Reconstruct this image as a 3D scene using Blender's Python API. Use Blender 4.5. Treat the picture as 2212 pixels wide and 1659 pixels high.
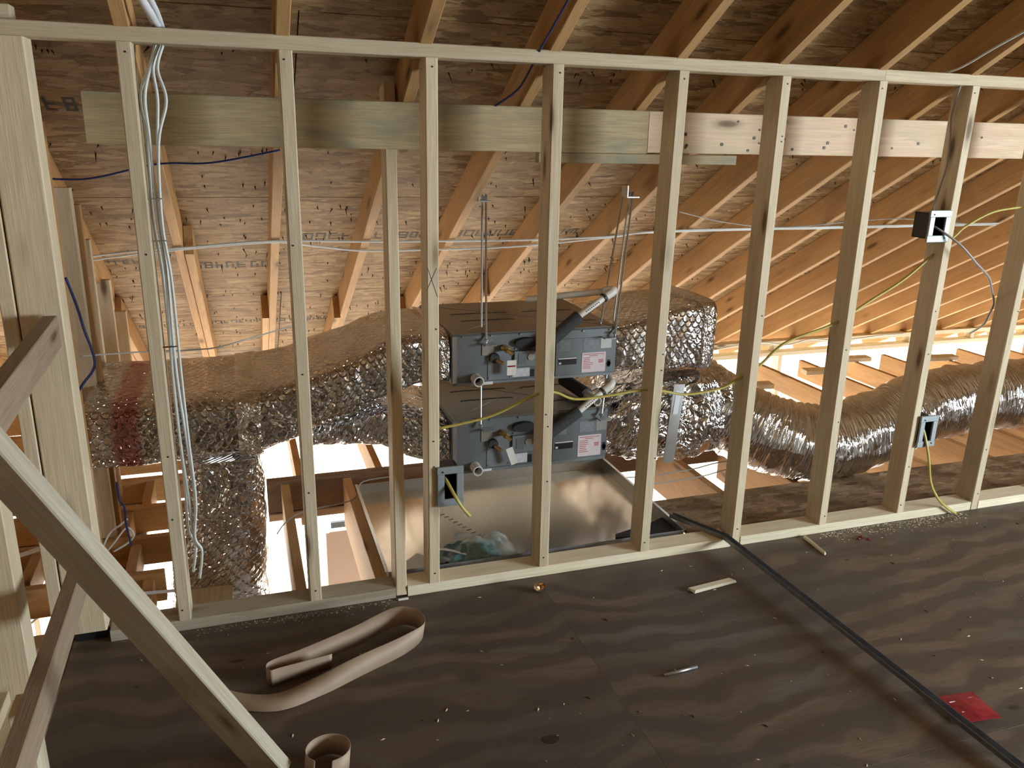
import bpy, math, random
from mathutils import Vector, Matrix, noise
random.seed(7)
R = random.random
sc = bpy.context.scene
for o in list(bpy.data.objects): bpy.data.objects.remove(o)

# ------------------------------------------------------------------ camera
yaw, pitch, roll = .3266, .2946, .0223
f = Vector((math.sin(yaw)*math.cos(pitch), math.cos(yaw)*math.cos(pitch), -math.sin(pitch)))
rt = Vector((math.cos(yaw), -math.sin(yaw), 0)); up = rt.cross(f)
r2 = rt*math.cos(roll)+up*math.sin(roll); u2 = -rt*math.sin(roll)+up*math.cos(roll)
cam = bpy.data.cameras.new('camera'); co = bpy.data.objects.new('camera', cam); sc.collection.objects.link(co)
M = Matrix((r2, u2, -f)).transposed().to_4x4(); M.translation = Vector((.2643, -2.4694, 1.5353)); co.matrix_world = M
cam.sensor_width = 36; cam.lens = 1758.99*36/2212; cam.clip_start = .05; cam.clip_end = 300
sc.camera = co
# ------------------------------------------------------------------ light and exposure
w = bpy.data.worlds.new('sky'); sc.world = w; w.use_nodes = True
bg = w.node_tree.nodes['Background']; bg.inputs[0].default_value = (.86, .93, 1, 1); bg.inputs[1].default_value = 2.8
def area(name, loc, aim, sx, sy, power, col):
    l = bpy.data.lights.new(name, 'AREA'); l.shape = 'RECTANGLE'; l.size = sx; l.size_y = sy; l.energy = power; l.color = col
    o = bpy.data.objects.new(name, l); sc.collection.objects.link(o); o.location = loc
    o.rotation_euler = (Vector(aim)-Vector(loc)).to_track_quat('-Z', 'Y').to_euler(); return o
area('side_window_daylight', (5.57, -3.2, 1.1), (0, -3.0, .5), 1.9, 1.1, 400, (.82, .94, 1))
sun = bpy.data.lights.new('sun', 'SUN'); sun.energy = 35; sun.angle = .01; sun.color = (1, .95, .86)
so = bpy.data.objects.new('sun', sun); sc.collection.objects.link(so); so.rotation_euler = Vector((-.25, -.62, -.75)).to_track_quat('-Z', 'Y').to_euler()
sc.view_settings.view_transform = 'Standard'; sc.view_settings.look = 'None'
sc.view_settings.exposure = 0; sc.view_settings.gamma = 1; sc.view_settings.use_curve_mapping = False
sc.cycles.max_bounces = 8; sc.cycles.diffuse_bounces = 5; sc.cycles.glossy_bounces = 4
sc.cycles.use_adaptive_sampling = True; sc.cycles.adaptive_threshold = .05
sc.cycles.use_denoising = True; sc.cycles.sample_clamp_indirect = 12

# ------------------------------------------------------------------ materials
class N:
    def __init__(s, name):
        s.m = bpy.data.materials.new(name); s.m.use_nodes = True; s.t = s.m.node_tree
        s.b = s.t.nodes['Principled BSDF']
    def n(s, typ, **k):
        x = s.t.nodes.new(typ)
        for a, v in k.items():
            if a.startswith('i_'):
                key = a[2:]; key = int(key) if key.isdigit() else key.replace('_', ' ')
                if hasattr(v, 'links') or isinstance(v, bpy.types.NodeSocket): s.t.links.new(v, x.inputs[key])
                else: x.inputs[key].default_value = v
            else: setattr(x, a, v)
        return x
    def math(s, op, a, b=0.):
        x = s.n('ShaderNodeMath', operation=op)
        for i, v in enumerate((a, b)):
            if isinstance(v, bpy.types.NodeSocket): s.t.links.new(v, x.inputs[i])
            else: x.inputs[i].default_value = v
        return x.outputs[0]
    def mix(s, fac, a, b, mode='MIX'):
        x = s.n('ShaderNodeMix', data_type='RGBA', blend_type=mode)
        for i, v in ((0, fac), (6, a), (7, b)):
            if isinstance(v, bpy.types.NodeSocket): s.t.links.new(v, x.inputs[i])
            else: x.inputs[i].default_value = v if i == 0 else (*v, 1)
        return x.outputs[2]
    def ramp(s, fac, stops, interp='LINEAR'):
        x = s.n('ShaderNodeValToRGB', i_0=fac); e = x.color_ramp; e.interpolation = interp
        while len(e.elements) < len(stops): e.elements.new(.5)
        for el, (p, c) in zip(e.elements, stops):
            el.position = p; el.color = (*c, 1) if isinstance(c, tuple) else (c, c, c, 1)
        return x.outputs[0]
    def coord(s, scale, kind='Object', rand=True, off=0, rot=0):
        tc = s.n('ShaderNodeTexCoord').outputs[kind]
        if rand:
            oi = s.n('ShaderNodeObjectInfo')
            cx = s.n('ShaderNodeCombineXYZ', i_0=s.math('MULTIPLY', oi.outputs['Random'], 37.), i_1=s.math('MULTIPLY', oi.outputs['Random'], 11.3), i_2=s.math('MULTIPLY', oi.outputs['Random'], 5.7))
            tc = s.n('ShaderNodeVectorMath', operation='ADD', i_0=tc, i_1=cx.outputs[0]).outputs[0]
        mp = s.n('ShaderNodeMapping', i_0=tc, i_Scale=scale, i_Location=(off, off*1.7, off*.3), i_Rotation=(0, 0, rot))
        return mp.outputs[0]
    def noise(s, v, scale=1, detail=3, dist=0, rough=.55):
        return s.n('ShaderNodeTexNoise', i_Vector=v, i_Scale=scale, i_Detail=detail, i_Distortion=dist, i_Roughness=rough).outputs[0]
    def bump(s, h, strength=.3, dist=.01, prev=None):
        k = dict(i_Height=h, i_Strength=strength, i_Distance=dist)
        if prev: k['i_Normal'] = prev
        return s.n('ShaderNodeBump', **k).outputs[0]
    def set(s, **k):
        for a, v in k.items():
            key = a.replace('_', ' ')
            if isinstance(v, bpy.types.NodeSocket): s.t.links.new(v, s.b.inputs[key])
            else: s.b.inputs[key].default_value = (*v, 1) if isinstance(v, tuple) and len(v) == 3 else v
        return s.m

def lumber(name, light, mid, dark, stain=None, stain_amt=.5, rough=.62, knot=(.10, .05, .02)):
    s = N(name)
    streak = s.noise(s.coord((1.1, 26, 26)), 1, 4, .6)
    col = s.ramp(streak, ((.3, mid), (.5, light), (.72, mid)))
    fine = s.noise(s.coord((9, 320, 320)), 1, 2)
    col = s.mix(s.ramp(fine, ((.35, .45), (.6, 0.))), col, dark)
    big = s.noise(s.coord((1.6, 4, 4), off=3), 1, 2)
    col = s.mix(s.ramp(big, ((.45, 0.), (.7, .45))), col, mid)
    if stain:
        st = s.noise(s.coord((2.5, 7, 7), off=9), 1, 4, .5)
        col = s.mix(s.ramp(st, ((.5, 0.), (.66, stain_amt))), col, stain)
    kn = s.n('ShaderNodeTexVoronoi', i_Vector=s.coord((2.6, 9.5, 9.5), off=5), i_Scale=1.).outputs['Distance']
    col = s.mix(s.ramp(kn, ((.0, .95), (.09, .8), (.14, .3), (.24, 0.))), col, knot)
    oi = s.n('ShaderNodeObjectInfo').outputs['Random']
    val = s.math('ADD', s.math('MULTIPLY', s.math('FRACT', s.math('MULTIPLY', oi, 13.7)), .26), .85)
    hs = s.n('ShaderNodeHueSaturation', i_Color=col, i_Value=val)
    return s.set(Base_Color=hs.outputs[0], Roughness=rough, Specular_IOR_Level=.25, Normal=s.bump(s.math('ADD', fine, streak), .25, .002))

PINE = lumber('pine_stud', (.66, .56, .40), (.56, .45, .30), (.40, .30, .18))
PINEO = lumber('pine_rafter', (.54, .32, .135), (.43, .24, .092), (.30, .17, .08), (.20, .13, .08), .25)
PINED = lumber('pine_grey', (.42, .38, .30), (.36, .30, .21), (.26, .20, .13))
PINEK = lumber('pine_guard', (.36, .27, .19), (.30, .21, .14), (.18, .12, .08))  # browner lumber: shade of the faces turned from the window put in its colour
PINEG = lumber('pine_weathered', (.46, .36, .20), (.36, .27, .15), (.20, .16, .10), (.17, .19, .14), .75)
PINEP = lumber('pine_pink', (.66, .52, .37), (.56, .38, .26), (.40, .28, .19), (.42, .36, .22), .7)
PINEB = lumber('pine_brown', (.30, .20, .13), (.22, .14, .085), (.12, .08, .05), (.14, .11, .08), .5)
PINEW = lumber('pine_pale', (.74, .68, .52), (.64, .55, .38), (.5, .4, .26))
PINER = lumber('pine_red', (.30, .17, .12), (.24, .13, .09), (.15, .08, .06))

def osb(name, tint, sx=8, sy=44):
    s = N(name)
    def layer(off, rot, a, b):
        v = s.coord((a, b, 30), off=off, rot=rot)
        wv = s.n('ShaderNodeVectorMath', operation='ADD', i_0=v, i_1=s.n('ShaderNodeVectorMath', operation='SCALE', i_0=s.n('ShaderNodeTexNoise', i_Vector=v, i_Scale=.7).outputs['Color'], i_Scale=.9).outputs[0]).outputs[0]
        vo = s.n('ShaderNodeTexVoronoi', i_Vector=wv, i_Scale=1., voronoi_dimensions='2D')
        ve = s.n('ShaderNodeTexVoronoi', i_Vector=wv, i_Scale=1., voronoi_dimensions='2D', feature='DISTANCE_TO_EDGE')
        rnd = s.n('ShaderNodeSeparateColor', i_0=vo.outputs['Color'])
        t = tint
        c = s.ramp(rnd.outputs[0], ((0., (.30*t[0], .19*t[1], .10*t[2])), (.25, (.52*t[0], .36*t[1], .20*t[2])), (.6, (.66*t[0], .48*t[1], .28*t[2])), (.9, (.80*t[0], .63*t[1], .40*t[2])), (1., (.88*t[0], .73*t[1], .50*t[2]))))
        e = s.ramp(ve.outputs[0], ((0., .5), (.04, .15), (.08, 0.)))
        return s.mix(e, c, (.16*t[0], .09*t[1], .045*t[2])), rnd.outputs[1]
    c1, h1 = layer(0, 0, sx, sy); c2, h2 = layer(7, .35, sx*1.1, sy*.9); c3, h3 = layer(13, -.5, sx*1.5, sy*.8)
    m1 = s.ramp(s.noise(s.coord((9, 26, 9), off=2), 1, 3), ((.52, 0.), (.54, 1.)))
    m2 = s.ramp(s.noise(s.coord((11, 24, 9), off=21), 1, 3), ((.60, 0.), (.62, 1.)))
    c = s.mix(m2, s.mix(m1, c1, c2), c3)
    grain = s.noise(s.coord((25, 420, 30)), 1, 2)
    c = s.mix(s.ramp(grain, ((.4, .35), (.6, 0.))), c, (.25*tint[0], .15*tint[1], .08*tint[2]))
    spot = s.noise(s.coord((3, 6, 3), off=31), 1, 3)
    c = s.mix(s.ramp(spot, ((.55, 0.), (.75, .4))), c, (.22*tint[0], .14*tint[1], .08*tint[2]))
    h = s.math('ADD', h1, s.math('MULTIPLY', grain, .4))
    return s.set(Base_Color=c, Roughness=.6, Specular_IOR_Level=.2, Normal=s.bump(h, .6, .003))
OSB = osb('osb_roof', (.55, .50, .40), 8, 42); OSBF = osb('osb_deck', (.42, .38, .36), 12, 34)

def plywood():
    s = N('plywood_dark')
    v = s.coord((1, 1, 1))
    warp = s.noise(s.coord((.9, 2.2, 1)), 1, 3, 1.2)
    bands = s.n('ShaderNodeTexWave', i_Vector=v, i_Scale=2.4, i_Distortion=14, i_Detail=3, i_Detail_Scale=.7, bands_direction='Y').outputs[1]
    c = s.ramp(warp, ((.3, (.10, .070, .048)), (.48, (.165, .118, .082)), (.56, (.12, .085, .06)), (.72, (.14, .124, .105))))
    c = s.mix(s.ramp(bands, ((.3, .7), (.7, 0.))), c, (.075, .052, .037))
    dirt = s.noise(s.coord((2.2, 3.2, 1), off=4), 1, 6)
    c = s.mix(s.ramp(dirt, ((.45, 0.), (.72, .6))), c, (.075, .068, .062))
    kn = s.n('ShaderNodeTexVoronoi', i_Vector=s.coord((2.3, 5, 1), off=8), i_Scale=1.).outputs['Distance']
    c = s.mix(s.ramp(kn, ((0., .9), (.035, .6), (.06, 0.))), c, (.02, .015, .01))
    g = s.noise(s.coord((12, 260, 1)), 1, 3)
    c = s.mix(s.ramp(g, ((.4, .3), (.6, 0.))), c, (.05, .035, .028))
    return s.set(Base_Color=c, Roughness=.5, Specular_IOR_Level=.35, Normal=s.bump(g, .3, .002))
PLY = plywood()

def foil(name, scallop=.034, base=(.66, .65, .65), rough=.13, wr=.8, stretch=(10, 10), red=False):
    s = N(name)
    uv = s.n('ShaderNodeTexCoord').outputs['UV']
    sep = s.n('ShaderNodeSeparateXYZ', i_0=uv)
    wob = s.noise(uv, 9, 3)
    hsum = s.noise(s.n('ShaderNodeMapping', i_0=uv, i_Scale=(stretch[0], stretch[1], 1)).outputs[0], 1, 2.5, 1.1, .55)
    nrm = s.bump(hsum, .8*wr, .028)
    if scallop:
        u = s.math('DIVIDE', s.math('ADD', sep.outputs[0], s.math('MULTIPLY', wob, .02)), scallop)
        v = s.math('DIVIDE', s.math('ADD', sep.outputs[1], s.math('MULTIPLY', wob, .02)), scallop*.7)
        row = s.math('FLOOR', v)
        uo = s.math('SUBTRACT', s.math('FRACT', s.math('ADD', u, s.math('MULTIPLY', row, .5))), .5)
        vo = s.math('FRACT', v)
        d = s.math('SQRT', s.math('ADD', s.math('MULTIPLY', uo, uo), s.math('MULTIPLY', s.math('MULTIPLY', vo, vo), .3)))
        ring = s.ramp(d, ((.34, 0.), (.47, 1.), (.52, 0.)))
        nrm = s.bump(ring, .8, .010, nrm)
    fine = s.noise(uv, 120, 3)
    nrm = s.bump(fine, .05, .003, nrm)
    c = base
    if red:
        c = s.mix(s.ramp(s.n('ShaderNodeMath', operation='ABSOLUTE', i_0=s.math('SUBTRACT', sep.outputs[0], red)).outputs[0], ((.03, .75), (.06, 0.))), base, (.42, .10, .12))
    return s.set(Base_Color=c, Metallic=1., Roughness=s.math('ADD', s.math('MULTIPLY', hsum, .10), rough-.05), Normal=nrm)
FOIL = foil('foil_scrim'); FOILR = foil('foil_scrim_marked', red=.135); FOILT = foil('foil_tape', None, rough=.1, wr=1.2, stretch=(26, 26))
FOILX = foil('foil_flex', None, rough=.12, wr=1.1, stretch=(52, 5)); FOILC = foil('foil_crumpled', None, base=(.55, .54, .54), rough=.08, wr=1.3, stretch=(15, 15))

def plain(name, col, rough=.5, metal=0., nz=0., scale=30, **k):
    s = N(name); c = col
    if nz:
        n_ = s.noise(s.coord((1, 1, 1), rand=False), scale, 4)
        c = s.mix(s.ramp(n_, ((.3, 0.), (.7, 1.))), tuple(x*(1-nz) for x in col), tuple(min(1, x*(1+nz)) for x in col))
    return s.set(Base_Color=c, Roughness=rough, Metallic=metal, **k)
def galv(name, base, rough):
    s = N(name); n_ = s.noise(s.coord((1, 1, 1), rand=False), 5, 5, .4)
    vo = s.n('ShaderNodeTexVoronoi', i_Vector=s.coord((1, 1, 1), rand=False), i_Scale=60.).outputs['Color']
    sp = s.n('ShaderNodeSeparateColor', i_0=vo).outputs[0]
    c = s.mix(s.math('MULTIPLY', sp, .25), base, tuple(x*.8 for x in base))
    return s.set(Base_Color=c, Metallic=.92, Roughness=s.math('ADD', s.math('MULTIPLY', n_, .18), rough-.08), Normal=s.bump(n_, .05, .01))
GALV = galv('galvanised_steel', (.60, .61, .60), .3); PAN = galv('galvanised_pan', (.60, .52, .41), .2)
STEEL = plain('rod_steel', (.50, .53, .55), .32, .9, .15, 200)
TRACK = plain('track_steel', (.25, .27, .30), .42, .7, .2, 30)
CAB = plain('cabinet_grey', (.17, .19, .20), .42, .45, .06, 8)
CABD = plain('cabinet_top', (.22, .20, .17), .38, .6, .1, 6)
PANELG = plain('panel_grey', (.21, .23, .245), .45, .4, .05, 10)
BLACK = plain('black_plastic', (.012, .013, .015), .4); RUBBER = plain('black_rubber', (.02, .02, .022), .7, 0, .2)
BRASS = plain('brass', (.55, .38, .16), .3, .9, .1, 60); PVC = plain('white_pvc', (.70, .68, .63), .4, 0, .05, 30)
FOAM = plain('grey_pipe_foam', (.055, .058, .065), .85, 0, .15, 80)
CABLEW = plain('white_cable', (.62, .66, .66), .45, 0, .05, 40); CABLEY = plain('yellow_cable', (.42, .35, .08), .45, 0, .1, 40)
CABLEG = plain('grey_cable', (.30, .29, .28), .5); CABLEB = plain('blue_cord', (.012, .022, .12), .55, 0, .3, 80)
STRAPW = plain('white_strap', (.72, .72, .76), .5, 0, .06); INK = plain('black_ink', (.03, .028, .028), .7)
NAILM = plain('dark_nail', (.04, .03, .025), .5, .5); INKR = plain('red_ink', (.40, .10, .10), .7); KRAFT = plain('kraft_paper', (.36, .26, .185), .6, 0, .08, 12)
PAPER = plain('white_paper', (.70, .68, .64), .6, 0, .05); REDP = plain('red_wrapper', (.30, .02, .03), .3, .1, .3, 60)
RINGG = plain('grey_box_ring', (.26, .29, .30), .5, .3, .08, 60); TEAL = plain('teal_film', (.10, .22, .24), .25, 0, .3, 30)
CONC = plain('concrete', (.62, .60, .57), .8, 0, .08, 2); GROUND = plain('dry_ground', (.55, .50, .43), .9, 0, .15, .5)
DRYW = plain('drywall_face', (.60, .44, .34), .8, 0, .03, 3); HOUSE = osb('wall_sheathing', (.4, .36, .32))
s_ = N('clear_film'); FILM = s_.set(Base_Color=(.75, .85, .85), Roughness=.12, Transmission_Weight=.85, IOR=1.2, Alpha=.55)
def sticker(name, paper, ink, lines=220., amt=.6):
    s = N(name); v = s.n('ShaderNodeTexCoord').outputs['Object']
    z = s.n('ShaderNodeSeparateXYZ', i_0=v)
    ln = s.math('SINE', s.math('MULTIPLY', z.outputs[2], lines*6.28))
    blk = s.noise(s.n('ShaderNodeMapping', i_0=v, i_Scale=(160, 1, 60)).outputs[0], 1, 2)
    m = s.math('MULTIPLY', s.ramp(ln, ((.55, 0.), (.6, 1.))), s.ramp(blk, ((.45, 0.), (.5, amt))))
    return s.set(Base_Color=s.mix(m, paper, ink), Roughness=.45)
STK = sticker('white_sticker', (.66, .68, .72), (.2, .2, .22)); STKP = plain('pink_sticker', (.62, .52, .54), .45, 0, .06, 40)
STKG = sticker('printed_rating_text', (.21, .23, .245), (.07, .08, .08), 200, .8)

# ------------------------------------------------------------------ builders
def V3(*a): return Vector(a)
W = {}
def place(o, world, parent):
    W[o.name] = world
    if parent is not None:
        o.parent = parent; o.matrix_basis = W[parent.name].inverted() @ world
    else: o.matrix_basis = world
    return o
def root(name, loc=(0, 0, 0), label=None, cat=None, group=None, kind=None, parent=None):
    o = bpy.data.objects.new(name, None); o.empty_display_size = .05; sc.collection.objects.link(o)
    place(o, Matrix.Translation(Vector(loc)), parent); return tag(o, label, cat, group, kind)
def tag(o, label=None, cat=None, group=None, kind=None):
    for k, v in (('label', label), ('category', cat), ('group', group), ('kind', kind)):
        if v: o[k] = v
    return o
def mesh(name, V, F, mat, parent=None, world=None, smooth=False, uv=None, center=True):
    if world is None:
        V = [Vector(v) for v in V]
        c = sum(V, Vector())/len(V) if center else Vector()
        V = [v-c for v in V]; world = Matrix.Translation(c)
    m = bpy.data.meshes.new(name); m.from_pydata([tuple(v) for v in V], [], F); m.materials.append(mat)
    if smooth: m.polygons.foreach_set('use_smooth', [True]*len(F))
    if uv:
        l = m.uv_layers.new(name='uv')
        for lp in m.loops: l.data[lp.index].uv = uv[lp.vertex_index]
    m.update()
    o = bpy.data.objects.new(name, m); sc.collection.objects.link(o)
    return place(o, world, parent)
def frame(p0, p1, side):
    p0, p1, side = Vector(p0), Vector(p1), Vector(side)
    x = (p1-p0).normalized(); y = (side-x*side.dot(x)).normalized(); z = x.cross(y)
    m = Matrix((x, y, z)).transposed().to_4x4(); m.translation = p0; return m, (p1-p0).length
def board(name, p0, p1, wy, wz, mat, parent=None, side=(0, 1, 0), c=.0025, cut0=0, cut1=0, bow=0):
    """bar from p0 to p1 (axis in its middle); wy = size along `side`, wz = the other; cut = slanted ends along local z/y"""
    m, L = frame(p0, p1, side); a, b = wy/2, wz/2; c = min(c, a*.4, b*.4)
    sec = [(-a+c, -b), (a-c, -b), (a, -b+c), (a, b-c), (a-c, b), (-a+c, b), (-a, b-c), (-a, -b+c)]
    n = 6 if bow else 1; V = []
    for i in range(n+1):
        t = i/n; x = L*t; k = bow*math.sin(math.pi*t)
        for y, z in sec:
            V.append((x + (cut0*z if i == 0 else cut1*z if i == n else 0), y+k, z))
    F = []
    for i in range(n):
        for j in range(8): q = (j+1) % 8; F.append((i*8+j, i*8+q, (i+1)*8+q, (i+1)*8+j))
    F.append(tuple(reversed(range(8)))); F.append(tuple(range(n*8, n*8+8)))
    return mesh(name, V, F, mat, parent, m)
def block(name, x0, x1, y0, y1, z0, z1, mat, parent=None, c=.002):
    """axis aligned bar, grain along its longest side"""
    d = (x1-x0, y1-y0, z1-z0); cx, cy, cz = (x0+x1)/2, (y0+y1)/2, (z0+z1)/2; k = d.index(max(d))
    if k == 0: return board(name, (x0, cy, cz), (x1, cy, cz), d[1], d[2], mat, parent, (0, 1, 0), c)
    if k == 1: return board(name, (cx, y0, cz), (cx, y1, cz), d[0], d[2], mat, parent, (1, 0, 0), c)
    return board(name, (cx, cy, z0), (cx, cy, z1), d[0], d[1], mat, parent, (1, 0, 0), c)
def spline(P, n=6):
    P = [Vector(p) for p in P]
    if len(P) < 3: return P
    out = []
    for i in range(len(P)-1):
        a, b, c, d = P[max(i-1, 0)], P[i], P[i+1], P[min(i+2, len(P)-1)]
        for j in range(n):
            t = j/n
            out.append(.5*((2*b)+(-a+c)*t+(2*a-5*b+4*c-d)*t*t+(-a+3*b-3*c+d)*t**3))
    return out+[P[-1]]
def tube_data(P, r, seg=8, flat=1., hint=(0, 0, 1), hollow=0):
    V, F = [], []; h = Vector(hint); rr = r if callable(r) else (lambda t: r)
    for i, p in enumerate(P):
        t = (P[min(i+1, len(P)-1)]-P[max(i-1, 0)]).normalized()
        s = t.cross(h)
        if s.length < .05: s = t.cross(Vector((1, 0, .3)))
        s.normalize(); q = s.cross(t).normalized(); h = q
        for k in range(seg):
            a = 2*math.pi*k/seg; V.append(p+(s*math.cos(a)*flat+q*math.sin(a))*rr(i/max(1, len(P)-1)))
    for i in range(len(P)-1):
        for k in range(seg): k2 = (k+1) % seg; F.append((i*seg+k, i*seg+k2, (i+1)*seg+k2, (i+1)*seg+k))
    F.append(tuple(reversed(range(seg)))); F.append(tuple(range((len(P)-1)*seg, len(P)*seg)))
    return V, F
def tube(name, P, r, mat, parent=None, n=6, seg=8, flat=1., hint=(0, 0, 1), smooth=True):
    V, F = tube_data(spline(P, n), r, seg, flat, hint)
    return mesh(name, V, F, mat, parent, smooth=smooth)
def multi(name, parts, mat, parent=None, smooth=True):
    V, F = [], []
    for v, f_ in parts:
        k = len(V); V += v; F += [tuple(i+k for i in q) for q in f_]
    return mesh(name, V, F, mat, parent, smooth=smooth)
def cyl(name, p0, p1, r, mat, parent=None, seg=16, r1=None):
    p0, p1 = Vector(p0), Vector(p1)
    V, F = tube_data([p0, p1], (lambda t: r+(r1-r)*t) if r1 is not None else r, seg)
    return mesh(name, V, F, mat, parent, smooth=False)
def pipe(name, p0, p1, ro, ri, mat, parent=None, seg=20):
    """open hollow pipe"""
    p0, p1 = Vector(p0), Vector(p1); A, _ = tube_data([p0, p1], ro, seg); B, _ = tube_data([p0, p1], ri, seg)
    V = A+B; F = []; n = seg
    for k in range(n):
        q = (k+1) % n
        F += [(k, q, n+q, n+k), (2*n+k, 3*n+k, 3*n+q, 2*n+q), (k, 2*n+k, 2*n+q, q), (n+k, n+q, 3*n+q, 3*n+k)]
    return mesh(name, V, F, mat, parent)
def loft(name, S, mat, parent=None, seg=48, n=8, amp=.006, freq=9, power=5, closed=True, seed=0):
    """S: list of (centre, half_a vector, half_b vector[, power]) super-ellipse sections"""
    secs = []
    for i in range(len(S)-1):
        a, b = S[i], S[i+1]
        for j in range(n):
            t = j/n; tt = t*t*(3-2*t) if len(S) > 2 else t
            secs.append([Vector(a[k]).lerp(Vector(b[k]), tt if k else tt) for k in range(3)]+[(a[3] if len(a) > 3 else power)*(1-t)+(b[3] if len(b) > 3 else power)*t])
    l = S[-1]; secs.append([Vector(l[0]), Vector(l[1]), Vector(l[2]), l[3] if len(l) > 3 else power])
    V, F, UV = [], [], []; dist = 0; prev = None
    for (c, a, b, p) in secs:
        if prev is not None: dist += (c-prev).length
        prev = c; per = 0; last = None
        for k in range(seg+1):
            th = 2*math.pi*k/seg; ca, sa = math.cos(th), math.sin(th)
            x = math.copysign(abs(ca)**(2/p), ca); y = math.copysign(abs(sa)**(2/p), sa)
            q = c+a*x+b*y
            if last is not None: per += (q-last).length
            last = q.copy()
            nn = (a.normalized()*x+b.normalized()*y).normalized()
            q2 = c+a*x+b*y if k < seg else V[-seg]
            if k < seg: q2 = q+nn*amp*(noise.noise(q*freq+Vector((seed, 0, 0)))+.6*noise.noise(q*freq*2.7))
            V.append(q2.copy() if k < seg else V[len(V)-seg].copy()); UV.append((dist, per))
    m = seg+1
    for i in range(len(secs)-1):
        for k in range(seg): F.append((i*m+k, i*m+k+1, (i+1)*m+k+1, (i+1)*m+k))
    if closed:
        F.append(tuple(reversed(range(seg)))); F.append(tuple((len(secs)-1)*m+k for k in range(seg)))
    return mesh(name, V, F, mat, parent, smooth=True, uv=UV)
def sheet(name, P, w_, mat, parent=None, thick=.0008, n=8):
    """paper ribbon: path P with (point, across vector)"""
    C = spline([p[0] for p in P], n); A = spline([p[1] for p in P], n); V, F = [], []
    for i, (c, a) in enumerate(zip(C, A)):
        a = a.normalized()*w_/2; t = (C[min(i+1, len(C)-1)]-C[max(i-1, 0)]).normalized(); nn = t.cross(a).normalized()*thick
        V += [c-a-nn, c+a-nn, c+a+nn, c-a+nn]
    for i in range(len(C)-1):
        for k in range(4): q = (k+1) % 4; F.append((i*4+k, i*4+q, i*4+4+q, i*4+4+k))
    F += [(3, 2, 1, 0), tuple(len(V)-4+k for k in range(4))]
    return mesh(name, V, F, mat, parent, smooth=True)
def plate(name, u0, u1, v0, v1, Y, t, mat, parent, c=.001):
    """thin plate on a face that looks toward -Y; (u,v) = X,Z"""
    return block(name, u0, u1, Y-t, Y, v0, v1, mat, parent, c)

# ------------------------------------------------------------------ roof
RZ, RM = 1.785, .565; CS = 1/math.hypot(1, RM); dn = Vector((0, CS, -RM*CS)); nr = Vector((0, RM*CS, CS))
def rp(x, y, off=0):
    """point on the plane of the rafter bottoms, `off` metres above it along the normal"""
    return Vector((x, y, RZ-RM*y))+nr*off
ceiling = root('ceiling', kind='structure')
RY0, RY1 = -3.3, 3.85
rx = [-1.6, -1.2, -.79, -.40, .02, .421, .82, 1.215, 1.65, 2.03, 2.44, 2.85, 3.25, 3.65, 4.05, 4.46, 4.87, 5.27, 5.68, 6.09, 6.5, 6.9, 7.3, 7.7, 8.1]
for i, x in enumerate(rx):
    o = board('rafter', rp(x, RY0, .07), rp(x+random.uniform(-.006, .006), RY1, .07), .038, .14, PINEO, ceiling, (1, 0, 0))
# lapped lower pieces beside a few rafters
for x, y0, y1 in ((-.36, .3, 1.95), (-.362, 2.15, 3.3), (.382, 2.2, 3.6), (.782, 2.25, 3.7), (1.177, 2.3, 3.7), (1.612, 2.0, 3.7), (.06, 1.35, 3.3)):
    board('rafter_sister', rp(x, y0, .06), rp(x, y1, .06), .037, .135 if x != -.36 else .16, PINEO, ceiling, (1, 0, 0))
k = 0
for j, y in enumerate((-4.17, -3.11, -2.05, -.99, .07, 1.13, 2.19, 3.25)):
    if j == 0: continue
    xs = -3.2 if j % 2 else -4.4
    while xs < 8.6:
        L = 1.219-.004; x1 = xs+2.436; a = max(xs, -3.1); b = min(x1, 8.55)
        if b-a > .1:
            ylen = min(1.061, RY1+.1-y)
            p0 = rp(a, y+ylen/2, .146); p1 = rp(b, y+ylen/2, .146)
            board('sheathing_panel', p0, p1, ylen/CS-.004, .011, OSB, ceiling, dn, .001)
        xs += 2.44
# back slope over the room behind the camera
ridge = rp(0, RY0)
for i in range(14):
    x = -3+i*.88
    board('rafter', (x, RY0-.02, ridge.z+.07), (x, RY0-3.3, ridge.z+.07-RM*3.28), .038, .14, PINEO, ceiling, (1, 0, 0))
for i in range(3):
    y = RY0-.6-i*1.08
    board('sheathing_panel', (-3.1, y, ridge.z+.16-RM*(RY0-y)), (8.6, y, ridge.z+.16-RM*(RY0-y)), 1.22, .011, OSB, ceiling, (0, CS, RM*CS), .001)
board('ridge_board', (-3.1, RY0, ridge.z+.06), (8.6, RY0, ridge.z+.06), .03, .24, PINEO, ceiling, (0, 1, 0))
for j, y in enumerate((-3.25, -2.05, -.85, .35, 1.55, 2.75)):  # unseen dark sheets added so no sky leaks through the panel gaps
    L_ = 1.2 if y < 2.7 else 1.2
    board('light_seal_sheet', rp(-3.12, y+.6, .158), rp(8.58, y+.6, .158), 1.2/CS+.02, .003, RUBBER, ceiling, dn, .0005)
    if j < 3: board('light_seal_sheet', (-3.12, RY0-.6-j*1.1, ridge.z+.18-RM*(.6+j*1.1)), (8.58, RY0-.6-j*1.1, ridge.z+.18-RM*(.6+j*1.1)), 1.35, .003, RUBBER, ceiling, (0, CS, RM*CS), .0005)
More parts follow.
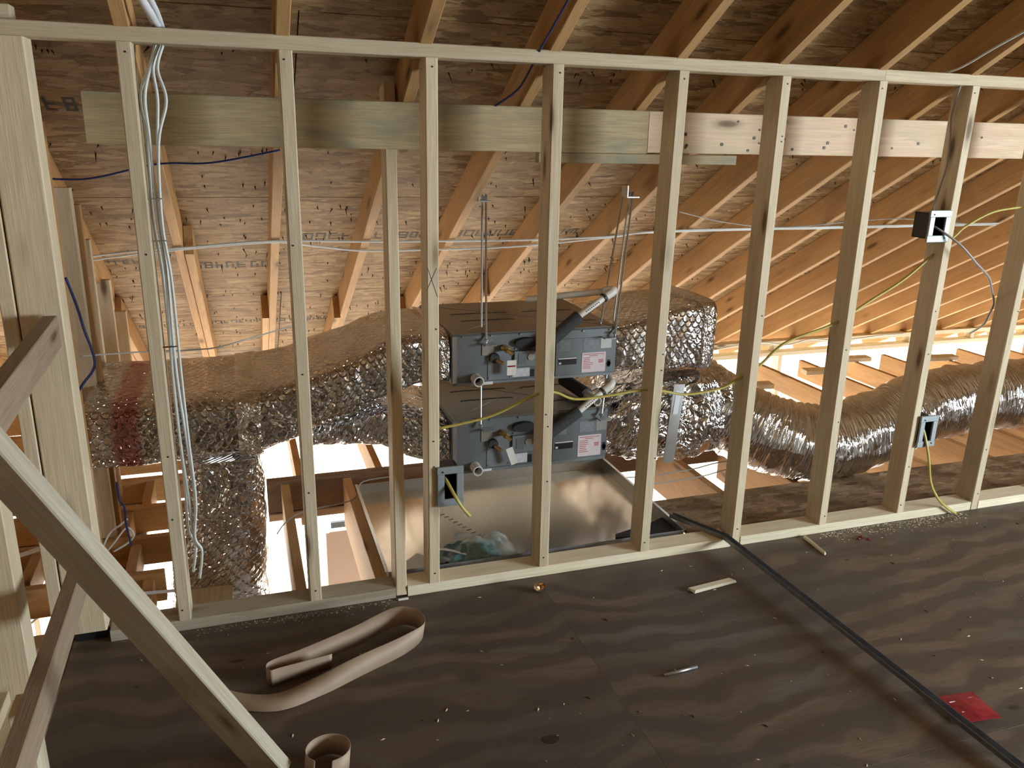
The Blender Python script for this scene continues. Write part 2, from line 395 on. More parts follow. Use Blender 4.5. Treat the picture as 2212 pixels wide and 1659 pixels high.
# nail tips through the sheathing
V, F = [], []
def spike(p, d, r, L):
    k = len(V); s = d.orthogonal().normalized(); q = d.cross(s)
    for a in range(4): V.append(p+(s*math.cos(a*1.571)+q*math.sin(a*1.571))*r)
    V.append(p+d*L); F.extend([(k, k+1, k+4), (k+1, k+2, k+4), (k+2, k+3, k+4), (k+3, k, k+4)])
for _ in range(1500):
    x = random.uniform(-.9, 6.5); row = random.choice((.25, .55, .78, 1.02, 1.22, 1.34, 1.52, 1.66, 1.84, 1.98, 2.2, 2.42, 2.6, 2.85, 3.1)); y = row+random.gauss(0, .03)
    p = rp(x, y, .1405); L = random.choice((.008, .012, .018, .03 if R() < .3 else .012))
    d = (-nr+Vector((random.uniform(-.5, .5), random.uniform(-.5, .5), random.uniform(-.4, .2)))).normalized(); spike(p, d, .0038, L*1.3)
mesh('nail_tips', V, F, NAILM, ceiling, center=False)['kind'] = 'stuff'
# faded mill stamps on the sheathing (illegible blocks of strokes)
def stamp(x0, x1, y, h, seed):
    rnd = random.Random(seed); V, F = [], []; x = x0
    def stroke(xa, xb, ya, yb):
        k = len(V)
        for (a, b) in ((xa, ya), (xb, ya), (xb, yb), (xa, yb)): V.append(rp(a, b, .1396))
        for (a, b) in ((xa, ya), (xb, ya), (xb, yb), (xa, yb)): V.append(rp(a, b, .1402))
        F.extend([(k, k+3, k+2, k+1), (k+4, k+5, k+6, k+7), (k, k+1, k+5, k+4), (k+1, k+2, k+6, k+5), (k+2, k+3, k+7, k+6), (k+3, k, k+4, k+7)])
    while x < x1:
        g = rnd.random(); wch = h*rnd.uniform(.45, .8); st = h*.14
        if g < .12: x += wch*.6; continue
        stroke(x, x+st, y, y+h*rnd.choice((1, 1, .6)))
        if g < .8: stroke(x+wch-st, x+wch, y+(h*.4 if g < .3 else 0), y+h)
        for q in (0, .45, .86):
            if rnd.random() < .6: stroke(x+st, x+wch-st, y+h*q, y+h*(q+.13))
        x += wch+h*.2
    mesh('mill_stamp', V, F, INK, ceiling)['kind'] = 'stuff'
for a in ((.50, .76, 1.47, .065, 1), (.84, 1.19, 1.47, .065, 2), (1.24, 1.62, 1.46, .065, 3), (.05, .40, 1.77, .07, 4), (-.33, -.14, 1.72, .05, 5), (-.36, -.2, .50, .07, 8),
          (.05, .40, 2.62, .05, 6), (.44, .78, 2.63, .05, 7), (1.66, 2.0, 1.46, .055, 9), (-.33, .0, 2.64, .05, 10)): stamp(*a)

# ------------------------------------------------------------------ floor
floor = root('floor', kind='structure')
xs = (-3.0, -1.23, 1.21, 3.65, 6.09); 
for i, x in enumerate(xs):
    x1 = xs[i+1] if i+1 < len(xs) else 8.5
    for j, (y0, y1) in enumerate(((-4.5, -3.57), (-3.57, -2.35), (-2.35, -1.13), (-1.13, .089))):
        xo = 0 if j % 2 else 0
        a = x
        if a < -.31 and y1 > -1.5: a = -.31
        if x1 <= -.31 and y1 > -1.5: continue
        board('plywood_sheet', (a, (y0+y1)/2, -.009), (x1-.0008, (y0+y1)/2, -.009), y1-y0-.0006, .018, PLY, floor, (0, 1, 0), .0002)
for x0, x1 in ((1.93, 4.2), (4.204, 6.6), (6.604, 8.4)):
    board('osb_panel', (x0, .279, -.008), (x1, .279, -.008), .376, .016, OSBF, floor, (0, 1, 0), .001)
# joists running away from the camera (right) and across (left)
for x in (.39, .672, 1.91, 2.31, 2.72, 3.13, 3.53, 3.94, 4.35, 4.75, 5.16, 5.56, 5.97, 6.4, 6.8, 7.2, 7.6, 8.0):
    y1 = 1.14 if x > 1 else 1.13
    block('floor_joist', x-.019, x+.019, -.0 if x < 1.7 else .0, y1, -.26, -.02, PINEO, floor)
for x in (.9, 1.2, 1.5): block('floor_joist', x-.019, x+.019, 0, 1.13, -.26, -.022, PINEO, floor)
for y0, y1 in ((1.16, 1.195), (1.20, 1.235)): block('header_beam', .31, 8.4, y0, y1, -.17, -.025, PINEB, floor)
block('header_beam', .31, .9, 1.15, 1.235, -.21, -.175, PINEP, floor)
for y in (.12, .46, .76, 1.06, 1.38, 1.74, 2.12, 2.5, 2.9, 3.2):
    block('cross_joist', -2.9, -.08 if y < 1 else .05, y-.019, y+.019, -.135, -.02, PINEO, floor)
for x, y in ((-.62, .3), (-.55, .62), (-.2, .6), (-.26, .92), (-.2, 1.25), (-.5, .95), (-.13, .3)):
    block('blocking', x-.019, x+.019, y-.1, y+.12, -.13, -.03, PINEO, floor)
for x in (-2.6, -2.2, -1.8, -1.4, -1.0, -.66, -.3, .05): block('furring_light_block', x-.10, x+.10, .0, 1.5, -.165, -.14, PINEW, floor)  # furring widened as added light blocks under the joists, leaving bright gaps
# lower ceiling joists toward the eave
for i in range(20):
    x = .5+i*.4064-.02
    block('ceiling_joist', x-.019, x+.019, 1.24, 2.85+random.uniform(-.02, .05), -.29, -.15, PINEO, floor)
for x, y in ((4.3, 2.5), (3.5, 2.3), (4.75, 2.75), (5.5, 2.6)):
    board('blocking', (x, y, -.135), (x+.33, y-.05, -.13), .09, .035, PINEW, floor, (0, 1, 0))
V = [V3(.961+.024*math.cos(a/12*6.283)*(1+.25*noise.noise(Vector((a*.7, 1, 0)))), -.801+.017*math.sin(a/12*6.283)*(1+.3*noise.noise(Vector((a*.9, 5, 0)))), .0008) for a in range(12)]
mesh('plywood_knot', V+[V3(v.x, v.y, .0001) for v in V], [tuple(range(12)), tuple(reversed(range(12, 24)))]+[(k, 12+k, 12+(k+1) % 12, (k+1) % 12) for k in range(12)], plain('knot_brown', (.03, .016, .01), .6, 0, .5, 90), floor)
lower = root('floor_lower', kind='structure')
ll = root('light_block_lower_left', kind='structure')  # unseen wall added to cut light into the lower storey from the left
block('sheathing_panel', -3.05, -3.0, -5, 3.4, -2.75, -.18, HOUSE, ll)
lr = root('light_block_lower_rear', kind='structure')  # unseen wall added to close the lower storey's rear against light
block('sheathing_panel', -3.0, 9, -5.04, -5, -2.75, -.02, HOUSE, lr)
block('slab', -6, 12, -5, 3.5, -2.9, -2.75, CONC, lower)
ground = mesh('ground', [(-80, -80, -3.1), (80, -80, -3.1), (80, 80, -3.1), (-80, 80, -3.1)], [(0, 1, 2, 3)], GROUND); ground['kind'] = 'structure'

# ------------------------------------------------------------------ walls
wb = root('wall_back', kind='structure')
ST = [(.0197, .0181, .038), (.4248, .427, .038), (.8331, .8311, .038), (1.2278, 1.2381, .038), (1.6604, 1.6469, .038), (2.0491, 2.0505, .001), (2.4495, 2.4612, .038), (2.8688, 2.8588, .038), (3.3008, 3.2723, .001), (3.69, 3.69, .038), (4.09, 4.09, .038), (4.5, 4.5, .038), (4.9, 4.9, .038), (5.3, 5.3, .038), (5.7, 5.7, .038)]
nails = []
for i, (xt, xb, z) in enumerate(ST):
    o = board('stud', (xb, .0445, z), (xt, .0445, 1.7495), .038, .089, PINE, wb, (1, 0, 0), .003, bow=random.uniform(-.003, .003))
    nails += [(xt+random.uniform(-.006, .006), 1.725), (xb+random.uniform(-.008, .008), .075)]
    for _ in range(3): nails.append((xt+(xb-xt)*.5+random.uniform(-.012, .012), random.uniform(.2, 1.6)))
board('stud', (-.336, .0445, .0), (-.336, .0445, 1.7495), .037, .089, PINE, wb, (1, 0, 0), .003)
block('void_shade_block', -.30, -.215, .03, .085, .0, .042, BLACK, wb)  # black block stands in for the shaded void under the post
board('post', (-.26, .0445, .045), (-.26, .0445, 1.7495), .107, .089, PINE, wb, (1, 0, 0), .004)
board('leaning_stud', (.715, .0445, .0), (.772, .392, 1.69), .038, .089, PINE, wb, (1, 0, 0), .003)
block('top_plate', -.62, 2.452, 0, .089, 1.75, 1.788, PINE, wb); block('top_plate', 2.453, 6.2, 0, .089, 1.75, 1.788, PINE, wb)
block('top_plate', -.62, -.235, 0.02, .089, 1.789, 1.825, PINE, wb)
for a, b in ((-.20, .695), (.737, 2.027), (2.073, 3.249), (3.294, 6.2)): block('bottom_plate', a, b, .0, .089, 0, .038, PINEW if a > .7 else PINED, wb)  # left plate darker: brownish wood with its shade put into the colour
multi('nail_heads', [tube_data([Vector((x, .004, z)), Vector((x, -.0015, z))], .0028, 6) for x, z in nails], NAILM, wb, smooth=False)['kind'] = 'stuff'
multi('pencil_mark', [tube_data([Vector(a), Vector(b)], .0007, 5) for a, b in (((.817, -.0004, 1.14), (.847, -.0004, 1.05)), ((.845, -.0004, 1.14), (.813, -.0004, 1.07)))], INK, wb, smooth=False)

wl = root('wall_left', kind='structure')
for y, z in ((.40, 1.60), (.81, 1.34), (1.22, 1.11), (1.62, .88), (2.03, .65)):
    x1 = {.40: -.268, .81: -.279}.get(y, -.302)
    board('stud', (x1-.045, y, -.02), (x1-.045, y, z-.008), .089, .038, PINE, wl, (1, 0, 0), .003, cut1=.0)
    if y == .40: board('stud', (x1-.045, y+.04, -.02), (x1-.045, y+.04, z-.05), .089, .036, PINEO, wl, (1, 0, 0), .003)
    if y == .81: board('stud', (x1-.03, y+.05, -.02), (x1-.03, y+.05, z-.07), .089, .038, PINEO, wl, (1, 0, 0), .003)
board('stud', (-.415, -.175, .0), (-.415, -.175, 1.86), .089, .089, PINE, wl, (1, 0, 0), .003)
board('stud', (-.47, -.56, .0), (-.47, -.56, 2.0), .089, .038, PINE, wl, (1, 0, 0), .003)
board('stud', (-.47, -.96, .0), (-.47, -.96, 2.2), .089, .038, PINE, wl, (1, 0, 0), .003)
block('bottom_plate', -.515, -.426, -1.5, -.23, .0, .038, PINE, wl)
block('floor_edge', -.50, -.315, -1.5, .1, -.25, -.0, PINE, wl)

wf = root('wall_far', kind='structure')
block('top_plate', -3, 8.5, 3.34, 3.43, -.155, -.117, PINEW, wf); block('top_plate', -3, 8.5, 3.34, 3.43, -.255, -.217, PINEW, wf)
for i in range(8): block('stud', -2.8+i*1.5, -2.762+i*1.5, 3.34, 3.43, -2.75, -.256, PINEW, wf)
for i in range(6): block('cripple', 3.9+i*.74, 3.938+i*.74, 3.345, 3.425, -.216, -.156, PINEW, wf)
wr = root('wall_rear', kind='structure')
block('sheathing_panel', -3, 5.6, -4.56, -4.54, 0, 3.0, HOUSE, wr)
wr2 = root('wall_side', kind='structure')
for a in ((-4.54, -4.2, 0, 3.4), (-2.2, -.05, 0, 3.0), (-4.2, -2.2, 0, .55), (-4.2, -2.2, 1.95, 3.4)):
    block('sheathing_panel', 5.6, 5.62, a[0], a[1], a[2], a[3] if a[0] < -3 else 2.1, HOUSE, wr2)
wg = root('wall_right', kind='structure')
mesh('sheathing_panel', [(8.5, -4.6, -.02), (8.5, 3.3, -.02), (8.5, RY0, 3.7), (8.54, -4.6, -.02), (8.54, 3.3, -.02), (8.54, RY0, 3.7)], [(0, 1, 2), (5, 4, 3), (0, 3, 4, 1), (1, 4, 5, 2), (2, 5, 3, 0)], HOUSE, wg)
mesh('sheathing_panel', [(8.5, -4.6, -.02), (8.5, RY0, 3.7), (8.5, -4.6, 3.0), (8.54, -4.6, -.02), (8.54, RY0, 3.7), (8.54, -4.6, 3.0)], [(0, 1, 2), (5, 4, 3), (0, 3, 4, 1), (1, 4, 5, 2), (2, 5, 3, 0)], HOUSE, wg)
wl2 = root('wall_gable_left', kind='structure')
mesh('sheathing_panel', [(-3, -4.6, -.02), (-3, 3.3, -.02), (-3, RY0, 3.7), (-3.04, -4.6, -.02), (-3.04, 3.3, -.02), (-3.04, RY0, 3.7)], [(2, 1, 0), (3, 4, 5), (1, 4, 3, 0), (2, 5, 4, 1), (0, 3, 5, 2)], HOUSE, wl2)
mesh('sheathing_panel', [(-3, -4.6, -.02), (-3, RY0, 3.7), (-3, -4.6, 3.0), (-3.04, -4.6, -.02), (-3.04, RY0, 3.7), (-3.04, -4.6, 3.0)], [(0, 1, 2), (5, 4, 3), (0, 3, 4, 1), (1, 4, 5, 2), (2, 5, 3, 0)], HOUSE, wl2)

# ------------------------------------------------------------------ beams and guard boards
o = board('purlin_beam', (-.131, .28, 1.563), (1.68, .28, 1.560), .038, .147, PINEG, None, (0, 1, 0)); tag(o, 'greenish weathered beam crossing behind the studs, left half, with a stained face', 'beam')
o = board('purlin_beam', (1.682, .28, 1.562), (3.46, .28, 1.563), .038, .142, PINEP, None, (0, 1, 0)); tag(o, 'pinkish beam crossing behind the studs on the right, with dark knots', 'beam')
multi('nail_holes', [tube_data([Vector((x, .27, z)), Vector((x, .2593, z))], .005*random.uniform(.7, 1.4), 6) for x, z in [(random.uniform(1.75, 3.4), random.uniform(1.5, 1.62)) for _ in range(22)]], NAILM, o, smooth=False)['kind'] = 'stuff'
tag(block('scab_board', 1.27, 2.055, .262, .30, 1.452, 1.486, PINEG), 'short weathered board fixed under the beam at mid span', 'board')
o = board('guard_rail', (-.235, -.02, 1.0), (-.235, -1.35, .945), .038, .089, PINEK, None, (1, 0, 0)); tag(o, 'brown guard rail board running toward the viewer from the left post', 'board')
o = board('guard_rail', (-.232, -.10, .315), (-.232, -1.45, .30), .038, .089, PINEK, None, (1, 0, 0)); tag(o, 'brown lower guard board near the floor at the left post', 'board')
BR0, BR1 = V3(.255, -.72, .02), V3(-.21, -.862, 1.0)
ax = (BR1-BR0).normalized(); vw = Vector((.26, -2.47, 1.535))-(BR0+BR1)/2; vw = (vw-ax*vw.dot(ax)).normalized(); qq = vw.cross(ax); qq = qq if qq.z > 0 else -qq
n1 = (vw*math.cos(.64)+qq*math.sin(.64)).normalized()
o = board('diagonal_brace', BR0, BR1, .089, .038, PINED, None, n1, .003); tag(o, 'pale diagonal brace leaning across the bottom left corner down to the floor', 'brace')
tag(block('short_post', -.305, -.262, -.66, -.58, 0, .26, PINEW), 'short pale post under the lower guard board', 'post')

# ------------------------------------------------------------------ drain pan
pan = root('drain_pan', (1.29, .52, -.02), 'wide shallow galvanised drain pan under the lower air handler', 'pan')
X0, X1, Y0, Y1 = .69, 1.89, .125, .92
block('pan_bottom', X0, X1, Y0, Y1, -.019, -.016, PAN, pan)
block('pan_wall', X0, X0+.003, Y0, Y1, -.016, .032, GALV, pan); block('pan_wall', X1-.003, X1, Y0, Y1, -.016, .032, GALV, pan)
block('pan_wall', X0+.003, X1-.003, Y1-.003, Y1, -.016, .032, GALV, pan); block('pan_wall', X0+.003, X1-.003, Y0, Y0+.003, -.016, .032, TRACK, pan)
block('rim', X0-.008, X0+.004, Y0, Y1, .032, .035, GALV, pan); block('rim', X1-.004, X1+.008, Y0, Y1, .032, .035, GALV, pan)
multi('stamped_numbers', [tube_data([Vector((1.0+i*.012, .62-i*.028, -.0155)), Vector((1.02+i*.012, .625-i*.028, -.0155))], .0012, 4) for i in range(12)], INK, pan, smooth=False)['kind'] = 'stuff'

# ------------------------------------------------------------------ air handlers
def handler(ox, oz, h, Wd, label, upper):
    t = root('air_handler', (ox+Wd/2, .9, oz), label, 'air handler', 'air handlers hung one above the other')
    Y = .6; D = .62
    mesh('cabinet', *cab(ox, ox+Wd, Y, Y+D, oz, oz+h), CAB, t)
    block('top_panel', ox+.004, ox+Wd-.004, Y+.006, Y+D-.004, oz+h, oz+h+.003, CABD, t)
    k = h/.21
    def P(n, a, b, c, d, tk, m, par=None): return plate(n, ox+a, ox+b, oz+c*k, oz+d*k, Y+(.0 if par is None else 0), tk, m, par or t)
    P('left_flange', .004, .022, .01, .205, .004, GALV); P('bottom_flange', .02, Wd-.004, .0, .012, .005, PANELG)
    P('access_panel', .153, .256, .015, .136, .003, PANELG)
    c = P('control_box', .263, .40, .067, .133, .014, PANELG)
    plate('knockout_plate', ox+.279, ox+.314, oz+.079*k, oz+.124*k, Y-.014, .002, CAB, c)
    cyl('knockout', (ox+.334, Y-.0142, oz+.106*k), (ox+.334, Y-.018, oz+.106*k), .015, GALV, c)
    if not upper: cyl('knockout', (ox+.372, Y-.0142, oz+.106*k), (ox+.372, Y-.018, oz+.106*k), .015, GALV, c)
    P('service_panel', .45, .679, .008, .170, .003, CAB)
    P('rating_text', .462, .512, .118, .166, .004, STKG); P('wiring_text', .572, .64, .118, .162, .004, STKG)
    P('black_nameplate', .461, .544, .058, .082, .0045, BLACK); P('nameplate_edge', .461, .544, .0825, .087, .0045, PAPER)
    P('nameplate_mark', .463, .474, .061, .070, .0052, PAPER)
    q = P('warning_sticker', .568, .678, .018, .105, .0045, STKP); q['label'] = 'white and pink warning sticker'
    bars = [(.575, .670, .096), (.60, .64, .089)]+[(.575, .575+.045*random.uniform(.6, 1), .081-i*.0075) for i in range(7)]+[(.645, .668, .07-i*.004) for i in range(4)]
    multi('warning_print', [([V3(ox+a_, Y-.0047, oz+z_*k), V3(ox+b_, Y-.0047, oz+z_*k), V3(ox+b_, Y-.0047, oz+(z_+.0028)*k), V3(ox+a_, Y-.0047, oz+(z_+.0028)*k)], [(0, 1, 2, 3)]) for a_, b_, z_ in bars], INKR, q, smooth=False)['kind'] = 'stuff'
    P('wiring_sticker', .258, .334, .020, .058, .0045, STK); P('small_sticker', .129, .174, -.003 if upper else .0, .010, .0058, STK)
    P('slot', .337, .356, .017, .049, .0012, BLACK)
    cyl('handle_hole', (ox+.695, Y-.0005, oz+.05*k), (ox+.695, Y-.0015, oz+.05*k), .011, BLACK, t)
    P('handle_slot', .688, .702, .035, .068, .0015, BLACK)
    # pipe sleeve
    mesh('pipe_gasket', *tube_data([Vector((ox+.312, Y, oz+.168*k)), Vector((ox+.312, Y-.022, oz+.166*k))], .021, 24, 2.35, (0, 0, 1)), RUBBER, t)
    pipe('drain_stub', (ox+.101, Y+.01, oz+.026), (ox+.101, Y-.055, oz+.026), .0215, .017, PVC, t)
    cyl('drain_bore', (ox+.101, Y-.002, oz+.026), (ox+.101, Y-.006, oz+.026), .0169, BLACK, t)
    v = cyl('service_valve', (ox+.222, Y, oz+.150*k), (ox+.222, Y-.045, oz+.148*k), .0135, BRASS, t, 6)
    cyl('valve_cap', (ox+.222, Y-.0452, oz+.148*k), (ox+.238, Y-.062, oz+.135*k), .009, BRASS, v, 10); cyl('valve_body', (ox+.20, Y-.02, oz+.152*k), (ox+.222, Y-.025, oz+.15*k), .008, BRASS, v, 8)
    v = cyl('suction_stub', (ox+.178, Y, oz+.110*k), (ox+.178, Y-.018, oz+.110*k), .021, RUBBER, t)
    cyl('brass_tip', (ox+.186, Y-.0182, oz+.102*k), (ox+.203, Y-.05, oz+.094*k), .008, BRASS, v, 8)
    # hanging tag
    if upper: g = board('hang_tag', (ox+.2395, Y-.05, oz+.044*k), (ox+.2395, Y-.048, oz+.106*k), .040, .001, PAPER, t, (1, 0, 0), .0003)
    else: g = board('hang_tag', (ox+.262, Y-.05, oz+.035*k), (ox+.236, Y-.048, oz+.1*k), .030, .001, PAPER, t, (1, 0, .3), .0003)
    block('red_bar', ox+.224, ox+.255, Y-.0525, Y-.0512, oz+.079*k, oz+.085*k, REDP, g) if upper else None
    for (a, b) in ((.046, .203), (.166, .203), (.291, .202), (.16, .091), (.159, .023), (.25, .023), (.271, .141), (.569, .2), (.692, .2), (.673, .006), (.463, .012)):
        cyl('screw', (ox+a, Y-.002, oz+b*k), (ox+a, Y-.0065, oz+b*k), .0036, STEEL, t, 6)
    for x in (.127, .652): block('hanger_ear', ox+x, ox+x+.05, Y-.045, Y, oz+.168*k, oz+.173*k, GALV, t); block('ear_leg', ox+x, ox+x+.05, Y-.004, Y, oz+.12*k, oz+.1675*k, GALV, t)
    # embossed slots on top
    zt = oz+h+.0031
    for (a, b, y) in ((.09, .35, .38), (.10, .34, .24), (.42, .66, .37), (.46, .68, .14)):
        sheet('embossed_slot', [(Vector((ox+a, Y+y-.01, zt)), Vector((0, 1, 0))), (Vector((ox+a+.03, Y+y, zt)), Vector((0, 1, 0))), (Vector((ox+b-.03, Y+y, zt)), Vector((0, 1, 0))), (Vector((ox+b, Y+y-.01, zt)), Vector((0, 1, 0)))], .017, BLACK, t, .0008, 3)
    for (a, b) in (((.02, .02), (Wd-.02, D-.03)), ((Wd-.02, .02), (.02, D-.03))):
        tube('cross_break', [(ox+a[0], Y+a[1], zt), (ox+b[0], Y+b[1], zt)], .0012, CABD, t)
    return t
def cab(x0, x1, y0, y1, z0, z1, c=.006):
    V = []; F = []
    for z, i in ((z0, c), (z0+c, 0), (z1-c, 0), (z1, c)):
        V += [(x0+i, y0+i, z), (x1-i, y0+i, z), (x1-i, y1-i, z), (x0+i, y1-i, z)]
    for r in range(3):
        for k in range(4): q = (k+1) % 4; F.append((r*4+k, r*4+q, r*4+4+q, r*4+4+k))
    return V, F+[(3, 2, 1, 0), (12, 13, 14, 15)]
handler(1.045, .562, .21, .725, 'upper grey slim air handler hanging behind the studs', True)
handler(1.045, .174, .238, .705, 'lower grey slim air handler just above the drain pan', False)

# ------------------------------------------------------------------ hanger rods
def hanger(x0, y0, z0, rods, label):
    t = root('hanger_bracket', (x0, y0, z0), label, 'bracket')
    block('bracket_plate', x0-.03, x0+.03, y0-.03, y0+.03, z0-.003, z0+.003, GALV, t); block('bracket_side', x0-.03, x0-.026, y0-.03, y0+.03, z0+.003, z0+.05, GALV, t)
    cyl('nut', (x0, y0, z0+.003), (x0, y0, z0+.02), .010, STEEL, t, 6)
    for (a, b, L) in rods:
        V, F = tube_data([Vector(a).lerp(Vector(b), i/60) for i in range(61)], .0045, 8); r_ = mesh('threaded_rod', V, F, STEEL, t, smooth=True)
        cyl('rod_nut', Vector(b)+Vector((0, 0, .012)), Vector(b)+Vector((0, 0, .02)), .009, STEEL, r_, 6)
hanger(1.262, .90, 1.275, [((1.252, .89, 1.30), (1.163, .575, .374), 0), ((1.268, .89, 1.30), (1.182, .575, .735), 0)], 'small steel hanger bracket with two rods over the left end of the air handlers')
hanger(1.945, .90, 1.29, [((1.935, .89, 1.31), (1.708, .575, .374), 0), ((1.952, .89, 1.31), (1.75, .575, .735), 0), ((1.925, .93, 1.31), (1.71, .64, .775), 0)], 'small steel hanger bracket with three rods over the right end of the air handlers')

# ------------------------------------------------------------------ ducts
o = loft('supply_duct', [
    (V3(-.288, .84, .491), V3(0, .36, 0), V3(0, 0, .119)), (V3(.08, .84, .491), V3(0, .36, 0), V3(0, 0, .119)),
    (V3(.27, .84, .493), V3(0, .355, 0), V3(0, 0, .119)), (V3(.46, .85, .535), V3(0, .33, 0), V3(0, 0, .116)),
    (V3(.83, .88, .66), V3(0, .30, 0), V3(0, 0, .113)), (V3(.97, .89, .682), V3(0, .29, 0), V3(0, 0, .104)), (V3(1.042, .9, .671), V3(0, .285, 0), V3(0, 0, .1))],
    FOILR, None, 96, 14, .010, 8, 7)
tag(o, 'long foil wrapped duct sloping from the upper air handler down to the left', 'duct')
loft('foil_tape', [(V3(.215, .84, .491), V3(0, .366, 0), V3(0, 0, .125)), (V3(.30, .84, .494), V3(0, .366, 0), V3(0, 0, .125))], FOILT, o, 96, 6, .008, 14, 7)
loft('foil_tape', [(V3(1.0, .9, .68), V3(0, .298, 0), V3(0, 0, .108)), (V3(1.04, .9, .672), V3(0, .296, 0), V3(0, 0, .106))], FOILT, o, 96, 6, .006, 16, 7)
o = loft('supply_duct', [(V3(.46, .93, .345), V3(0, .24, 0), V3(0, 0, .035), 3), (V3(.60, .93, .375), V3(0, .27, 0), V3(0, 0, .075), 3), (V3(.77, .92, .395), V3(0, .29, 0), V3(0, 0, .105), 4), (V3(.92, .91, .335), V3(0, .29, 0), V3(0, 0, .115), 5), (V3(1.042, .9, .30), V3(0, .285, 0), V3(0, 0, .11))], FOIL, None, 80, 10, .012, 9, 5, seed=4)
tag(o, 'shorter foil duct leaving the lower air handler to the left', 'duct')
o = loft('drop_duct', [(V3(.155, .73, .368), V3(.150, 0, 0), V3(0, .23, 0)), (V3(.15, .73, .1), V3(.148, 0, 0), V3(0, .23, 0)), (V3(.10, .73, -.16), V3(.185, 0, 0), V3(0, .23, 0)), (V3(.09, .73, -.6), V3(.19, 0, 0), V3(0, .23, 0))], foil('foil_drop', .036, rough=.16, wr=1.3, stretch=(7, 12)), None, 72, 14, .014, 8, 4, seed=9)
tag(o, 'crinkled foil duct dropping through the opening in the floor', 'duct')
o = loft('return_plenum', [(V3(1.772, .89, .668), V3(0, .285, 0), V3(0, 0, .10)), (V3(1.84, .88, .67), V3(0, .28, 0), V3(0, 0, .108)), (V3(2.0, .86, .69), V3(0, .26, 0), V3(0, 0, .135)), (V3(2.24, .82, .705), V3(0, .22, 0), V3(0, 0, .155)), (V3(2.262, .82, .705), V3(0, .21, 0), V3(0, 0, .148))], FOIL, None, 80, 10, .007, 8, 9, seed=12)
tag(o, 'upright foil box duct at the right end of the upper air handler', 'duct')
loft('foil_tape', [(V3(2.19, .825, .704), V3(0, .229, 0), V3(0, 0, .159)), (V3(2.246, .82, .704), V3(0, .226, 0), V3(0, 0, .16))], FOILT, o, 80, 5, .006, 14, 9)
o = loft('return_box', [(V3(1.752, .88, .285), V3(0, .27, 0), V3(0, 0, .115)), (V3(1.88, .87, .29), V3(0, .27, 0), V3(0, 0, .17)), (V3(2.02, .86, .305), V3(0, .26, 0), V3(0, 0, .20)), (V3(2.22, .84, .31), V3(0, .24, 0), V3(0, 0, .215), 5), (V3(2.38, .80, .32), V3(0, .2, 0), V3(0, 0, .19), 3)], FOILC, None, 80, 10, .022, 9, 5, seed=20)
tag(o, 'crumpled foil covered box at the right end of the lower air handler', 'duct')
q = board('metal_strap', (2.066, .592, .12), (2.09, .588, .495), .055, .003, GALV, o, (1, 0, 0)); q = board('strap_sticker', (2.078, .586, .355), (2.087, .586, .465), .026, .001, STK, o, (1, 0, 0), .0003)
fp = [(2.30, .80, .36), (2.436, .75, .285), (2.52, .68, .235), (2.659, .60, .185), (2.84, .55, .155), (3.113, .56, .175), (3.48, .60, .255), (3.857, .62, .282), (4.218, .62, .28), (4.8, .64, .27), (5.6, .7, .25)]
P = spline(fp, 12); rad = lambda i: .19-.012*min(1, i/70)
S = []
for i, p in enumerate(P):
    t = (P[min(i+1, len(P)-1)]-P[max(i-1, 0)]).normalized(); a = t.cross(Vector((0, 0, 1))).normalized(); b = a.cross(t)
    rr = rad(i)*(1+.018*math.sin(i*1.9)+.02*noise.noise(p*6)); S.append((p, a*rr, b*rr, 2.))
o = loft('flexible_duct', S, FOILX, None, 72, 1, .012, 8, 2, seed=31)
tag(o, 'fat foil flexible duct sagging over the deck on the right', 'duct')

# ------------------------------------------------------------------ condensate pipes
def cond(pts, foam, label, stub=None):
    t = root('condensate_pipe', pts[1], label, 'pipe')
    a, e, b, c = [Vector(p) for p in pts]
    cyl('pipe', a, e, .014, PVC, t); cyl('pipe', e, b, .014, PVC, t)
    V, F = tube_data(spline([e+(a-e).normalized()*.045, e, e+(b-e).normalized()*.045], 8), .019, 16); mesh('elbow', V, F, PVC, t, smooth=True)
    cyl('band', e+(b-e).normalized()*.05, e+(b-e).normalized()*.056, .0195, BLACK, t)
    cyl('foam_sleeve', b, c, .027, FOAM, t)
    multi('pipe_lettering', [tube_data([e.lerp(b, .45+.05*i)+Vector((0, -.0145, .002)), e.lerp(b, .47+.05*i)+Vector((0, -.0145, .002))], .0022, 4) for i in range(8)], INK, t, smooth=False)['kind'] = 'stuff'
cond(((1.42, .78, .87), (1.743, .60, .928), (1.58, .575, .832), (1.40, .55, .70)), 0, 'white drain pipe with dark foam sleeve angling down to the upper air handler')
cond(((1.80, .80, .55), (1.758, .60, .517), (1.60, .575, .414), (1.42, .555, .31)), 0, 'white drain pipe with dark foam sleeve angling down to the lower air handler')
t = root('pipe_stub', (1.70, .6, .43), 'open ended grey pipe resting on top of the lower air handler', 'pipe')
pipe('pipe', (1.71, .62, .434), (1.66, .86, .46), .020, .015, PVC, t); pipe('sleeve', (1.69, .70, .445), (1.65, .88, .466), .030, .021, FOAM, t)

